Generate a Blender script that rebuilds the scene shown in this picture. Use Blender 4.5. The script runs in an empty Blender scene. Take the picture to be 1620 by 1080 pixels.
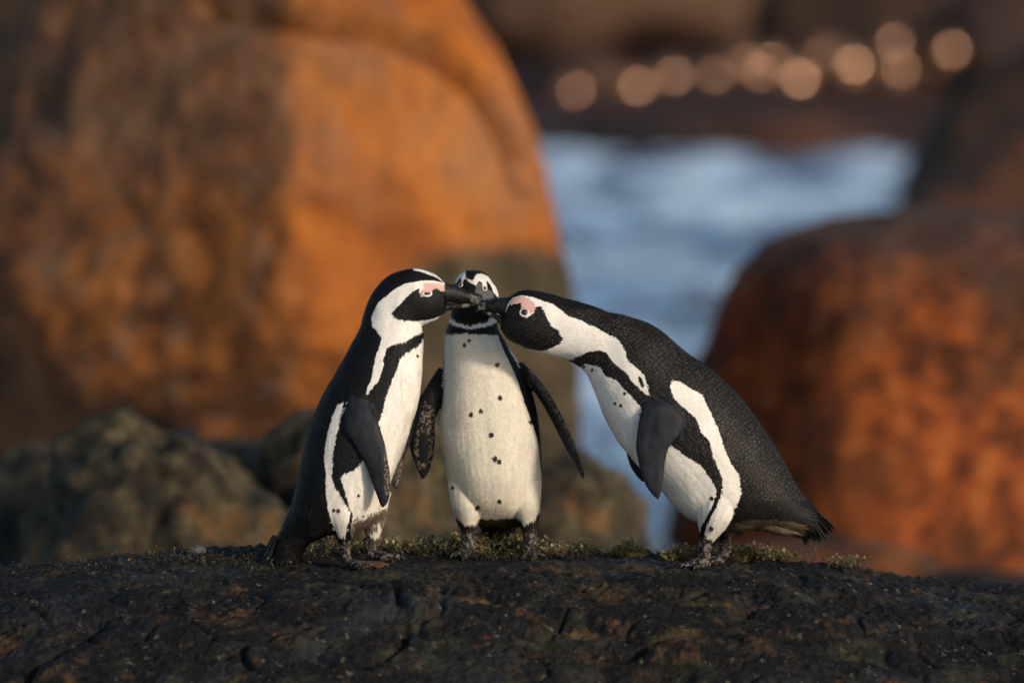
import bpy, bmesh, math, random
import numpy as np
from mathutils import Vector, Matrix
from mathutils.kdtree import KDTree

random.seed(7)
rng = np.random.default_rng(7)
S = bpy.context.scene
COL = S.collection

# ------------------------------------------------------------------ camera, sky, sun, exposure
CAM = np.array([0.0, -12.0, 2.26])
FPX = 9000.0                                   # focal length in photo pixels (200 mm on 36 mm / 1620 px)
PITCH = math.atan(707.0 / FPX)
cam_d = bpy.data.cameras.new('camera'); cam = bpy.data.objects.new('camera', cam_d); COL.objects.link(cam)
cam.location = CAM; cam.rotation_euler = (math.pi / 2 - PITCH, 0, 0)
cam_d.lens = 200; cam_d.sensor_width = 36; cam_d.clip_start = 0.1; cam_d.clip_end = 2000
cam_d.dof.use_dof = True; cam_d.dof.focus_distance = 11.9; cam_d.dof.aperture_fstop = 1.8
S.camera = cam

SUN_EL, SUN_AZ = math.radians(15), math.radians(134)      # azimuth clockwise from +Y
sun_dir = Vector((math.sin(SUN_AZ) * math.cos(SUN_EL), math.cos(SUN_AZ) * math.cos(SUN_EL), math.sin(SUN_EL)))
W = bpy.data.worlds.new('World'); S.world = W; W.use_nodes = True
wn = W.node_tree; bg = wn.nodes['Background']
sky = wn.nodes.new('ShaderNodeTexSky'); sky.sky_type = 'NISHITA'; sky.sun_disc = False
sky.sun_elevation = SUN_EL; sky.sun_rotation = SUN_AZ
wn.links.new(sky.outputs[0], bg.inputs[0]); bg.inputs[1].default_value = 0.15
sun_l = bpy.data.lights.new('sun', 'SUN'); sun_l.energy = 2.8; sun_l.angle = math.radians(5.0); sun_l.color = (1.0, 0.85, 0.68)
sun = bpy.data.objects.new('sun', sun_l); COL.objects.link(sun); sun.location = (6, -8, 8)
sun.rotation_euler = sun_dir.to_track_quat('Z', 'Y').to_euler()
S.view_settings.view_transform = 'Standard'; S.view_settings.look = 'None'
S.view_settings.exposure = 0.15; S.view_settings.gamma = 1.0; S.view_settings.use_curve_mapping = False
S.render.engine = 'CYCLES'
S.cycles.use_denoising = True
S.cycles.max_bounces = 6; S.cycles.sample_clamp_indirect = 4

# ------------------------------------------------------------------ helpers
cp, sp = math.cos(PITCH), math.sin(PITCH)

def at(px, py, Y):
    """world point at depth plane Y that the photograph shows at (px, py)"""
    a = (px - 810.0) / FPX; b = (540.0 - py) / FPX
    d = np.array([a, cp + b * sp, -sp + b * cp])
    t = (Y - CAM[1]) / d[1]
    return CAM + d * t

def proj(P):
    v = P - CAM
    f = v[:, 1] * cp - v[:, 2] * sp
    u = v[:, 1] * sp + v[:, 2] * cp
    return 810 + FPX * v[:, 0] / f, 540 - FPX * u / f

_perm = np.random.default_rng(3).permutation(256).astype(np.int64)
_perm = np.concatenate([_perm, _perm, _perm])
_grad = np.random.default_rng(5).normal(size=(256, 3)); _grad /= np.linalg.norm(_grad, axis=1)[:, None]

def noise(P):
    P = np.asarray(P, float)
    i = np.floor(P).astype(np.int64); f = P - i
    i &= 255
    w = f * f * f * (f * (f * 6 - 15) + 10)
    out = 0
    for dx in (0, 1):
        wx = w[:, 0] if dx else 1 - w[:, 0]
        for dy in (0, 1):
            wy = w[:, 1] if dy else 1 - w[:, 1]
            for dz in (0, 1):
                wz = w[:, 2] if dz else 1 - w[:, 2]
                h = _perm[_perm[_perm[i[:, 0] + dx] + i[:, 1] + dy] + i[:, 2] + dz]
                g = _grad[h]
                out = out + wx * wy * wz * (g[:, 0] * (f[:, 0] - dx) + g[:, 1] * (f[:, 1] - dy) + g[:, 2] * (f[:, 2] - dz))
    return out * 1.6

def fbm(P, octv=4, gain=0.5, lac=2.03):
    a, s, o = 1.0, 1.0, 0
    for k in range(octv):
        o = o + a * noise(np.asarray(P) * s + 17.3 * k); a *= gain; s *= lac
    return o

def sstep(a, b, x):
    t = np.clip((x - a) / (b - a), 0, 1); return t * t * (3 - 2 * t)

def inside(poly, u, v):
    r = np.zeros(len(u), bool); n = len(poly)
    for k in range(n):
        x1, y1 = poly[k]; x2, y2 = poly[(k + 1) % n]
        if y1 == y2: continue
        c = ((y1 > v) != (y2 > v)) & (u < (x2 - x1) * (v - y1) / (y2 - y1) + x1)
        r ^= c
    return r

def dist_line(pts, u, v):
    d = np.full(len(u), 1e9)
    for (x1, y1), (x2, y2) in zip(pts[:-1], pts[1:]):
        ex, ey = x2 - x1, y2 - y1
        t = np.clip(((u - x1) * ex + (v - y1) * ey) / (ex * ex + ey * ey), 0, 1)
        d = np.minimum(d, np.hypot(u - x1 - t * ex, v - y1 - t * ey))
    return d

def cat(P, n):
    """Catmull-Rom resample of rows of P to n rows"""
    P = np.asarray(P, float); m = len(P)
    E = np.vstack([2 * P[0] - P[1], P, 2 * P[-1] - P[-2]])
    t = np.linspace(0, m - 1, n); i = np.minimum(t.astype(int), m - 2); f = (t - i)[:, None]
    p0, p1, p2, p3 = E[i], E[i + 1], E[i + 2], E[i + 3]
    return 0.5 * (2 * p1 + (p2 - p0) * f + (2 * p0 - 5 * p1 + 4 * p2 - p3) * f ** 2 + (3 * p1 - p0 - 3 * p2 + p3) * f ** 3)

def mesh_obj(name, V, F, mat, parent=None, base=None, smooth=True, col=None, mats=None):
    V = np.asarray(V, np.float32)
    if base is not None: V = V - np.asarray(base, np.float32)
    me = bpy.data.meshes.new(name)
    if isinstance(F, np.ndarray):
        me.vertices.add(len(V)); me.vertices.foreach_set('co', V.ravel())
        k = F.shape[1]
        me.loops.add(F.size); me.loops.foreach_set('vertex_index', F.ravel().astype(np.int32))
        me.polygons.add(len(F)); me.polygons.foreach_set('loop_start', (np.arange(len(F)) * k).astype(np.int32))
        me.update(calc_edges=True)
    else:
        me.from_pydata(V.tolist(), [], F)
    me.polygons.foreach_set('use_smooth', np.full(len(me.polygons), smooth))
    if col is not None:
        ca = me.color_attributes.new('Col', 'FLOAT_COLOR', 'POINT')
        c4 = np.ones((len(V), 4), np.float32); c4[:, :3] = col
        ca.data.foreach_set('color', c4.ravel())
    if mat: me.materials.append(mat)
    me.update()
    o = bpy.data.objects.new(name, me); COL.objects.link(o)
    if parent is not None: o.parent = parent
    elif base is not None: o.location = base
    return o

def tag(o, label=None, cat_=None, group=None, kind=None):
    if label: o['label'] = label
    if cat_: o['category'] = cat_
    if group: o['group'] = group
    if kind: o['kind'] = kind
    return o

def loft(C, A, B, nseg=28, n=None, ex=2.0):
    """closed loft through sections centre C, half axes A and B; returns verts, faces (quads + cap fans), centre line"""
    M = np.hstack([np.asarray(C, float), np.asarray(A, float), np.asarray(B, float)])
    if n: M = cat(M, n)
    m = len(M); t = np.linspace(0, 2 * math.pi, nseg, endpoint=False)
    ct, st = np.cos(t), np.sin(t)
    ct = np.sign(ct) * np.abs(ct) ** (2 / ex); st = np.sign(st) * np.abs(st) ** (2 / ex)
    V = M[:, None, 0:3] + M[:, None, 3:6] * ct[None, :, None] + M[:, None, 6:9] * st[None, :, None]
    V = V.reshape(-1, 3); F = []
    for i in range(m - 1):
        for j in range(nseg):
            k = (j + 1) % nseg
            F.append((i * nseg + j, i * nseg + k, (i + 1) * nseg + k, (i + 1) * nseg + j))
    a = len(V); V = np.vstack([V, M[0, :3], M[-1, :3]])
    for j in range(nseg):
        k = (j + 1) % nseg
        F.append((a, k, j)); F.append((a + 1, (m - 1) * nseg + j, (m - 1) * nseg + k))
    return V, F, M[:, :3]

def capsule(P, R, nseg=16, n=None, flat=None):
    """tapered limb through points P with radii R"""
    P = np.asarray(P, float); R = np.asarray(R, float)
    d = P[-1] - P[0]; d /= np.linalg.norm(d)
    x = np.cross(d, [0, 1, 0]); x /= np.linalg.norm(x); y = np.cross(d, x)
    return loft(P, x[None] * R[:, None], y[None] * R[:, None], nseg, n)

# ------------------------------------------------------------------ materials
def new_mat(name):
    m = bpy.data.materials.new(name); m.use_nodes = True
    nt = m.node_tree; b = nt.nodes['Principled BSDF']
    return m, nt, b

def N(nt, t, **kw):
    n = nt.nodes.new(t)
    for k, v in kw.items(): setattr(n, k, v)
    return n

def mapping(nt, scale=1.0, sc3=None):
    tc = N(nt, 'ShaderNodeTexCoord'); mp = N(nt, 'ShaderNodeMapping')
    mp.inputs['Scale'].default_value = sc3 or (scale, scale, scale)
    nt.links.new(tc.outputs['Object'], mp.inputs['Vector'])
    return mp.outputs[0]

def tex_noise(nt, vec, scale, detail=4, rough=0.55, dist=0.0):
    n = N(nt, 'ShaderNodeTexNoise'); n.inputs['Scale'].default_value = scale
    n.inputs['Detail'].default_value = detail; n.inputs['Roughness'].default_value = rough
    n.inputs['Distortion'].default_value = dist
    if vec is not None: nt.links.new(vec, n.inputs['Vector'])
    return n.outputs['Fac']

def ramp(nt, fac, stops, interp='LINEAR'):
    r = N(nt, 'ShaderNodeValToRGB'); r.color_ramp.interpolation = interp
    e = r.color_ramp.elements
    while len(e) < len(stops): e.new(0.5)
    for k, (p, c) in enumerate(stops):
        e[k].position = p; e[k].color = (*c, 1) if len(c) == 3 else c
    nt.links.new(fac, r.inputs[0])
    return r.outputs[0]

def mix(nt, fac, a, b, mode='MIX'):
    m = N(nt, 'ShaderNodeMix', data_type='RGBA', blend_type=mode)
    for s, v in ((m.inputs[0], fac), (m.inputs[6], a), (m.inputs[7], b)):
        if isinstance(v, (int, float)): s.default_value = v
        elif isinstance(v, tuple): s.default_value = (*v, 1)
        else: nt.links.new(v, s)
    return m.outputs[2]

def bump(nt, b, h, strength, dist):
    n = N(nt, 'ShaderNodeBump'); n.inputs['Strength'].default_value = strength; n.inputs['Distance'].default_value = dist
    nt.links.new(h, n.inputs['Height']); nt.links.new(n.outputs[0], b.inputs['Normal'])

G = lambda *v: tuple((x / 255 / 12.92) if x / 255 <= .04045 else ((x / 255 + .055) / 1.055) ** 2.4 for x in v)

def attr_mat(name, rough, var=0.15, vscale=150, spec=0.5, sheen=0.0):
    m, nt, b = new_mat(name)
    a = N(nt, 'ShaderNodeAttribute', attribute_name='Col')
    v = ramp(nt, tex_noise(nt, mapping(nt), vscale, 3), [(0.3, (1 - var,) * 3), (0.7, (1 + var * .5,) * 3)])
    nt.links.new(mix(nt, 1.0, a.outputs[0], v, 'MULTIPLY'), b.inputs['Base Color'])
    b.inputs['Roughness'].default_value = rough
    b.inputs['Specular IOR Level'].default_value = spec
    b.inputs['Sheen Weight'].default_value = sheen
    b.inputs['Sheen Roughness'].default_value = 0.4
    return m

M_PLUME = attr_mat('plumage_feather', 0.58, 0.10, 160, 0.16, 0.0)
M_BILL = attr_mat('bill_horn', 0.5, 0.5, 260, 0.25)
M_CLAW = attr_mat('claw_horn', 0.4, 0.2, 200)
M_MOSS = attr_mat('moss_frond', 0.75, 0.3, 120, 0.3)
m, nt, b = new_mat('eye_wet'); M_EYE = m
b.inputs['Base Color'].default_value = (0.012, 0.006, 0.004, 1); b.inputs['Roughness'].default_value = 0.08
nt.links.new(ramp(nt, tex_noise(nt, mapping(nt), 300), [(0.3, (.006, .003, .002)), (0.7, (.03, .012, .006))]), b.inputs['Base Color'])

def rock_mat(name, stops, scale, patches=(), bump_s=0.6, bump_scale=8, rough=0.85, top=None, spec=0.3, bd=0.03, vcol=False):
    m, nt, b = new_mat(name); vec = mapping(nt)
    c = ramp(nt, tex_noise(nt, vec, scale, 6, 0.62, 0.3), stops)
    for k, (col, sc, lo, hi, amt) in enumerate(patches):
        mp = N(nt, 'ShaderNodeMapping'); mp.inputs['Location'].default_value = (3.1 * k + 1, 7.7 * k, 1.3 * k)
        nt.links.new(vec, mp.inputs['Vector'])
        f = ramp(nt, tex_noise(nt, mp.outputs[0], sc, 5, 0.6), [(lo, (0, 0, 0)), (hi, (amt,) * 3)])
        c = mix(nt, f, c, col)
    if vcol:
        a = N(nt, 'ShaderNodeAttribute', attribute_name='Col')
        c = mix(nt, a.outputs['Fac'], c, vcol)
    nt.links.new(c, b.inputs['Base Color'])
    b.inputs['Roughness'].default_value = rough; b.inputs['Specular IOR Level'].default_value = spec
    bump(nt, b, tex_noise(nt, vec, bump_scale, 8, 0.65), bump_s, bd)
    return m

# ------------------------------------------------------------------ setting: sea bed, water, far shore
def grid(x0, x1, nx, y0, y1, ny):
    X, Y = np.meshgrid(np.linspace(x0, x1, nx), np.linspace(y0, y1, ny))
    P = np.stack([X.ravel(), Y.ravel(), np.zeros(nx * ny)], 1)
    i = np.arange(nx * ny).reshape(ny, nx)
    F = np.stack([i[:-1, :-1].ravel(), i[:-1, 1:].ravel(), i[1:, 1:].ravel(), i[1:, :-1].ravel()], 1)
    return P, F

M_BED = rock_mat('sea_bed', [(0.3, (.05, .035, .025)), (0.7, (.16, .11, .07))], 0.4)
P, F = grid(-600, 600, 60, -400, 900, 60)
P[:, 2] = -1.2 + 0.2 * fbm(P * 0.05)
tag(mesh_obj('ground', P, F, M_BED), kind='structure')

m, nt, b = new_mat('sea_water'); vec = mapping(nt, sc3=(0.9, 0.26, 1))
f1 = tex_noise(nt, vec, 1.6, 5, 0.6, 0.6)
foam = ramp(nt, f1, [(0.41, (0, 0, 0)), (0.56, (0.9,) * 3)])
nt.links.new(mix(nt, foam, (0.018, 0.085, 0.20), (0.68, 0.84, 0.96)), b.inputs['Base Color'])
nt.links.new(ramp(nt, foam, [(0, (.12,) * 3), (1, (.6,) * 3)]), b.inputs['Roughness'])
b.inputs['IOR'].default_value = 1.33
bump(nt, b, tex_noise(nt, mapping(nt, sc3=(1, .6, 1)), 3.0, 6, 0.6), 0.5, 0.12)
P, F = grid(-14, 14, 220, -6, 44, 320)
P[:, 2] = 0.05 * fbm(P * np.array([0.9, 0.5, 1]), 4, 0.55) + 0.03 * np.sin(P[:, 1] * 1.3 + 2 * noise(P * 0.3))
tag(mesh_obj('water', P, F, m), kind='structure')

BROWN_DARK = [(0.25, (.010, .004, .003)), (0.5, (.045, .016, .008)), (0.75, (.11, .038, .017))]
M_SHORE = rock_mat('shore_rock', BROWN_DARK, 0.5, [((.012, .010, .012), .25, .45, .6, .8)], 0.6, 2.0, 0.8, bd=.15)
P, F = grid(-30, 34, 200, 36.5, 130, 220)
q = P[:, 1] - 38 - 1.2 * noise(np.stack([P[:, 0] * .22, 0 * P[:, 0] + 3, 0 * P[:, 0]], 1)) - .05 * P[:, 0]
P[:, 2] = -0.42 + 0.5 * sstep(-1, 1.5, q) + 0.055 * np.clip(q, 0, 200) + 0.35 * fbm(P * 0.35, 4) * sstep(0, 6, q) + 1.3 * sstep(4, 30, q) + 8 * sstep(40, 80, q)
tag(mesh_obj('shore', P, F, M_SHORE), kind='structure')

# ------------------------------------------------------------------ boulders
def ico(sub):
    bm = bmesh.new(); bmesh.ops.create_icosphere(bm, subdivisions=sub, radius=1)
    V = np.array([v.co[:] for v in bm.verts]); F = np.array([[v.index for v in f.verts] for f in bm.faces]); bm.free()
    return V, F
ICO = {k: ico(k) for k in (4, 5, 6, 8)}

def boulder(c, planes, mat, label, k=7.0, amp=0.05, fs=1.5, sub=6, octv=5, hook=None, group=None, col=None, lump=None):
    D, F = ICO[sub]
    acc = 0
    for n, d in planes:
        n = np.array(n, float); n /= np.linalg.norm(n)
        acc = acc + np.maximum(D @ n, 0) ** k / d ** k
    r = acc ** (-1.0 / k)
    P = D * r[:, None]
    off = np.array([c[0] * 1.7, c[1] * 1.3, c[2]])
    h = amp * fbm(P * fs + off, octv, 0.52)
    if lump: h = h + lump[0] * np.abs(noise(P * lump[1] + off + 5)) + lump[0] * .5 * noise(P * lump[1] * 2.1 + off)
    P = P + D * h[:, None]
    vc = None
    if hook: P, vc = hook(P + c, D); P = P - c
    o = mesh_obj('boulder', P + c, F, mat, base=np.array(c), col=vc)
    tag(o, label, 'boulder', group)
    return o

M_ORANGE = rock_mat('orange_lichen_rock', [(0.2, (.09, .030, .008)), (0.42, (.30, .085, .015)), (0.6, (.47, .16, .026)), (0.8, (.55, .22, .05))], 2.2,
                    [((.10, .040, .014), 3.5, .50, .66, .8), ((.19, .105, .065), 1.1, .52, .64, .7), ((.035, .018, .010), 9.0, .60, .70, .8)], 0.8, 7, bd=.05)
M_BROWNROCK = rock_mat('brown_mottled_rock', [(0.2, (.05, .018, .006)), (0.45, (.14, .046, .012)), (0.65, (.27, .085, .019)), (0.82, (.33, .14, .05))], 3.5,
                    [((.030, .016, .010), 2.2, .50, .62, .85), ((.15, .09, .06), 5.0, .58, .70, .6)], 0.9, 8, bd=.06)
M_RED = rock_mat('red_lichen_rock', [(0.2, (.018, .008, .004)), (0.43, (.075, .022, .006)), (0.60, (.22, .060, .010)), (0.8, (.32, .115, .025))], 7.5,
                    [((.030, .020, .016), 1.4, .48, .62, .85), ((.02, .010, .008), 8, .56, .68, .8)], 0.9, 8, bd=.06)
M_GREY = rock_mat('grey_mottled_rock', [(0.27, (.006, .005, .004)), (0.43, (.025, .020, .010)), (0.57, (.068, .051, .026)), (0.74, (.16, .125, .07))], 17,
                    [((.008, .007, .006), 3.2, .50, .60, .9), ((.17, .085, .03), 6, .60, .72, .7)], 1.0, 10, bd=.05)
M_DARK = rock_mat('dark_rock_and_shade', [(0.3, (.008, .005, .004)), (0.6, (.035, .017, .010)), (0.8, (.08, .036, .018))], 2.5, bump_s=0.7, bd=.06)  # dark rock; on two boulders the near-black colour stands for shade
M_TAUPE = rock_mat('taupe_shore_rock', [(0.3, (.045, .022, .013)), (0.55, (.11, .058, .036)), (0.8, (.17, .105, .072))], 1.2, bump_s=0.5, bd=.08)

def px_planes(c, Y, outline, y_tilt=0.0):
    """planes that give the silhouette traced at depth Y round centre c: list of edges ((px,py),(px,py))"""
    out = []
    for (a, b2) in outline:
        A = at(*a, Y) - c; B = at(*b2, Y) - c
        e = B - A; n = np.array([-e[2], 0, e[0]]); n /= np.linalg.norm(n)
        d = n @ A
        if d < 0: n, d = -n, -d
        out.append((n + np.array([0, y_tilt, 0]), d))
    return out

# large orange boulder behind the left penguin
cL = at(430, 330, 7.4)
Y0 = 7.4
pl = px_planes(cL, Y0, [((904, 360), (905, 700)), ((812, 110), (893, 320)), ((700, -90), (816, 120)), ((-300, -130), (700, -80)), ((-420, 300), (-420, 600)), ((-300, 1010), (700, 1010))])
pl += [((0.42, -0.88, 0.12), 0.86), ((-0.42, -0.90, 0.10), 0.80), ((-.1, -.86, .5), .94), ((-.86, -.5, .1), 1.04), ((-.7, -.6, .4), .98), ((0, 1, 0), 1.0), ((-0.1, -.75, -.65), .9)]
groove = [(330, 5), (470, 25), (590, 48), (690, 82), (760, 140), (805, 215), (832, 290)]
def left_hook(P, D):
    u, v = proj(P); front = D[:, 1] < 0.2
    d = dist_line(groove, u, v)
    g = np.exp(-(d / 15) ** 2) * front * (0.6 + .5 * noise(P * 4))
    return P - D * (0.26 * g)[:, None], None
# two colourings meet at the ridge: left facet brown mottled lichen plus painted shade
m, nt, b = new_mat('boulder_lichen_and_shade'); M_LEFT = m
vec = mapping(nt)
def sub_ramp(scale, stops, dist=.3): return ramp(nt, tex_noise(nt, vec, scale, 6, .62, dist), stops)
co = sub_ramp(2.0, [(0.25, (.09, .028, .006)), (0.44, (.26, .074, .011)), (0.60, (.38, .122, .018)), (0.78, (.43, .21, .075))])
co = mix(nt, ramp(nt, tex_noise(nt, vec, 11, 5, .65), [(.54, (0,) * 3), (.66, (.75,) * 3)]), co, (.11, .038, .012))
co = mix(nt, ramp(nt, tex_noise(nt, vec, 1.7, 5, .65), [(.50, (0,) * 3), (.66, (.65,) * 3)]), co, (.21, .105, .055))
cb = sub_ramp(7.5, [(0.25, (.022, .010, .005)), (0.42, (.10, .034, .009)), (0.58, (.26, .085, .017)), (0.75, (.38, .16, .05))])
cb = mix(nt, ramp(nt, tex_noise(nt, vec, 2.1, 5, .6), [(.50, (0,) * 3), (.61, (.85,) * 3)]), cb, (.040, .018, .008))
cb = mix(nt, ramp(nt, tex_noise(nt, vec, 6, 4, .6), [(.54, (0,) * 3), (.70, (.7,) * 3)]), cb, (.16, .105, .07))
sx = N(nt, 'ShaderNodeSeparateXYZ'); nt.links.new(vec, sx.inputs[0])
ad = N(nt, 'ShaderNodeMath', operation='MULTIPLY_ADD'); ad.inputs[1].default_value = 0.35
nt.links.new(tex_noise(nt, vec, 2.5, 3), ad.inputs[0]); nt.links.new(sx.outputs[0], ad.inputs[2])
fx = ramp(nt, ad.outputs[0], [(.24, (0,) * 3), (.32, (1,) * 3)])
cc_ = 0
def lin(a, bb, c0, nz, amt):      # a*x + bb*z + c0 + noise
    m1 = N(nt, 'ShaderNodeMath', operation='MULTIPLY_ADD'); m1.inputs[1].default_value = a; nt.links.new(sx.outputs[0], m1.inputs[0]); m1.inputs[2].default_value = c0
    m2 = N(nt, 'ShaderNodeMath', operation='MULTIPLY_ADD'); m2.inputs[1].default_value = bb; nt.links.new(sx.outputs[2], m2.inputs[0]); nt.links.new(m1.outputs[0], m2.inputs[2])
    m3 = N(nt, 'ShaderNodeMath', operation='MULTIPLY_ADD'); m3.inputs[1].default_value = amt; nt.links.new(tex_noise(nt, vec, nz, 4), m3.inputs[0]); nt.links.new(m2.outputs[0], m3.inputs[2])
    return m3.outputs[0]
cb = mix(nt, ramp(nt, lin(-.25, .9, -.02, 3.5, .7), [(.30, (0,) * 3), (.66, (.62,) * 3)]), cb, sub_ramp(8, [(.3, (.045, .026, .016)), (.55, (.115, .066, .040)), (.75, (.17, .105, .07))]))
cc_ = mix(nt, fx, cb, co)
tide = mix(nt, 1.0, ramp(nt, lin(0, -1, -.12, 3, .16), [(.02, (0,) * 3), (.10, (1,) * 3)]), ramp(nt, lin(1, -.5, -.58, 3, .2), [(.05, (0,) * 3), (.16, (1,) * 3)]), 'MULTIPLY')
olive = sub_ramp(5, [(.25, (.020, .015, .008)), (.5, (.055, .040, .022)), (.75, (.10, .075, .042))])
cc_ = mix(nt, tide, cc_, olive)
low_shade = ramp(nt, lin(-.75, -1, -.80, 2.5, .3), [(.12, (0,) * 3), (.42, (.9,) * 3)])  # painted shade over the boulder's overhanging lower left
cc_ = mix(nt, low_shade, cc_, (.022, .014, .008))
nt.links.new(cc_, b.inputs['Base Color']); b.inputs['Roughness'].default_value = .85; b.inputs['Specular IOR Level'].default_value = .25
bump(nt, b, tex_noise(nt, vec, 7, 8, .65), .8, .05)
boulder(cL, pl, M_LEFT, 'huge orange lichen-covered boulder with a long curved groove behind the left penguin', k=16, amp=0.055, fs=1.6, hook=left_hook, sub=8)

def round_b(px, py, Y, rx, rz, ry, mat, label, k=5, amp=.05, fs=3, sub=5, lump=None, group=None, tilt=0.0):
    c = at(px, py, Y); s = FPX / (Y + 12)
    rx, rz, ry = rx / s, rz / s, ry / s
    pl = [((1, 0, tilt), rx), ((-1, 0, -tilt), rx), ((0, 0, 1), rz), ((0, 0, -1), rz), ((0, 1, 0), ry), ((0, -1, 0), ry),
          ((.7, -.6, .3), (rx * .72 + ry * .62 + rz * .3) * .74), ((-.7, -.6, .3), (rx * .72 + ry * .62 + rz * .3) * .78), ((.6, .2, .75), (rx * .6 + rz * .75) * .84), ((-.6, .2, .75), (rx * .6 + rz * .75) * .84)]
    return boulder(c, pl, mat, label, k, amp, fs, sub, lump=lump, group=group)

round_b(255, 880, 2.6, 215, 222, 190, M_GREY, 'grey mottled boulder at lower left, lying in front of the orange boulder', lump=(.06, 5.5), amp=.06, fs=5, k=3.2, tilt=.12)
round_b(560, 850, 2.9, 195, 232, 200, M_GREY, 'grey mottled boulder directly behind the left penguin', lump=(.06, 5.5), amp=.06, fs=5, k=3.2, tilt=-.1)
round_b(850, 870, 3.4, 175, 190, 170, M_GREY, 'low grey mottled boulder between the middle and right penguins, at the waterline', lump=(.07, 5), amp=.04, k=3.2, tilt=.15)
round_b(90, 880, 3.6, 170, 160, 170, M_GREY, 'dark grey boulder half hidden at the lower left edge of the picture', lump=(.08, 4), amp=.05, k=3.2)
round_b(30, 900, 4.4, 150, 180, 160, M_DARK, 'nearly black boulder at the lower left edge, shade painted into its colour')  # near-black colour stands for the shade below the overhang
round_b(405, 870, 3.4, 150, 190, 150, M_GREY, 'dark grey boulder wedged in the gap between two grey boulders', k=3.5)

m, nt, b = new_mat('red_lichen_grey_crown'); M_RED2 = m; vec = mapping(nt)
cc_ = ramp(nt, tex_noise(nt, vec, 10, 7, .68, .3), [(0.22, (.020, .007, .004)), (0.42, (.080, .021, .006)), (0.54, (.27, .062, .010)), (0.72, (.42, .145, .032))])
cc_ = mix(nt, ramp(nt, tex_noise(nt, vec, 2.6, 5, .6), [(.48, (0,) * 3), (.62, (.85,) * 3)]), cc_, (.035, .016, .009))
sx = N(nt, 'ShaderNodeSeparateXYZ'); nt.links.new(vec, sx.inputs[0])
ad = N(nt, 'ShaderNodeMath', operation='MULTIPLY_ADD'); ad.inputs[1].default_value = 0.5
nt.links.new(tex_noise(nt, vec, 3, 4), ad.inputs[0]); nt.links.new(sx.outputs[2], ad.inputs[2])
cc_ = mix(nt, ramp(nt, ad.outputs[0], [(.60, (0,) * 3), (.86, (.85,) * 3)]), cc_, (.055, .038, .028))
nt.links.new(cc_, b.inputs['Base Color']); b.inputs['Roughness'].default_value = .85; b.inputs['Specular IOR Level'].default_value = .25
bump(nt, b, tex_noise(nt, vec, 9, 8, .65), .9, .05)
cR = at(1500, 640, 7.6)
boulder(cR, px_planes(cR, 7.6, [((1102, 550), (1070, 800)), ((1112, 510), (1188, 398)), ((1205, 380), (1370, 330)), ((1370, 330), (1620, 345)), ((1900, 500), (1900, 800)), ((1200, 960), (1700, 960))])
        + [((.05, -.97, .2), .62), ((-.72, -.66, .2), .68), ((.7, -.7, .1), .8), ((0, -.6, .8), .70), ((0, 1, 0), .8)],
        M_RED2, 'rounded boulder covered in red orange lichen behind the right penguin', k=9, amp=.05, fs=2.2)
round_b(1300, 1010, 5.6, 280, 160, 180, M_BROWNROCK, 'low brown rock showing under the tail of the right penguin', amp=.03)
round_b(1560, 1030, 5.2, 170, 130, 180, M_DARK, 'low dark rock at lower right below the red boulder', amp=.03)
c = at(1680, 330, 17.0)
boulder(c, px_planes(c, 17.0, [((1400, 370), (1640, 165)), ((1640, 165), (1900, 100)), ((2000, 200), (2000, 500)), ((1400, 590), (1900, 590)), ((1380, 380), (1400, 590))]) + [((-.1, -.95, .25), .35), ((.6, -.8, .1), .6), ((0, 1, 0), .8)],
        M_RED, 'shaded rust red boulder at the right edge above the rounded one', k=9, amp=.06, fs=1.5)
c = at(1590, 230, 24.0)
boulder(c, px_planes(c, 24.0, [((1405, 330), (1540, 110)), ((1540, 110), (1700, 40)), ((1900, 100), (1900, 500)), ((1405, 330), (1450, 500)), ((1400, 500), (1900, 500))]) + [((-.1, -.95, .2), .5), ((0, 1, 0), .8)],
        M_DARK, 'boulder left of the rust red one at upper right, shadow painted black', k=6, amp=.08, fs=1.2)  # near-black colour paints the shadowed crevice here
round_b(880, -45, 46.0, 420, 135, 240, M_TAUPE, 'broad pale brown boulder on the far shore at top of the picture', amp=.35, fs=.5, k=3)
c = at(1210, 150, 42.0)
boulder(c, px_planes(c, 42.0, [((860, 112), (1540, 36)), ((1545, 40), (1600, 230)), ((860, 100), (820, 240)), ((820, 260), (1600, 260))]) + [((-.05, -.85, .5), .42), ((0, -1, .1), .7), ((0, 1, 0), .8)],
        M_SHORE, 'long wet brown ledge on the far shore carrying the glinting stones', k=10, amp=.05, fs=.9)
round_b(1330, -10, 46.0, 260, 118, 180, M_DARK, 'black rock at the top of the far shore', amp=.25, fs=.6, k=3)
round_b(1150, 216, 39.0, 360, 46, 120, M_SHORE, 'long dark brown rock along the far edge of the water', amp=.12, fs=.8, k=3)
round_b(1600, 50, 42.0, 150, 130, 150, M_SHORE, 'dark brown boulder at the far shore in the upper right corner', amp=.2, fs=.6, k=3)

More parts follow.
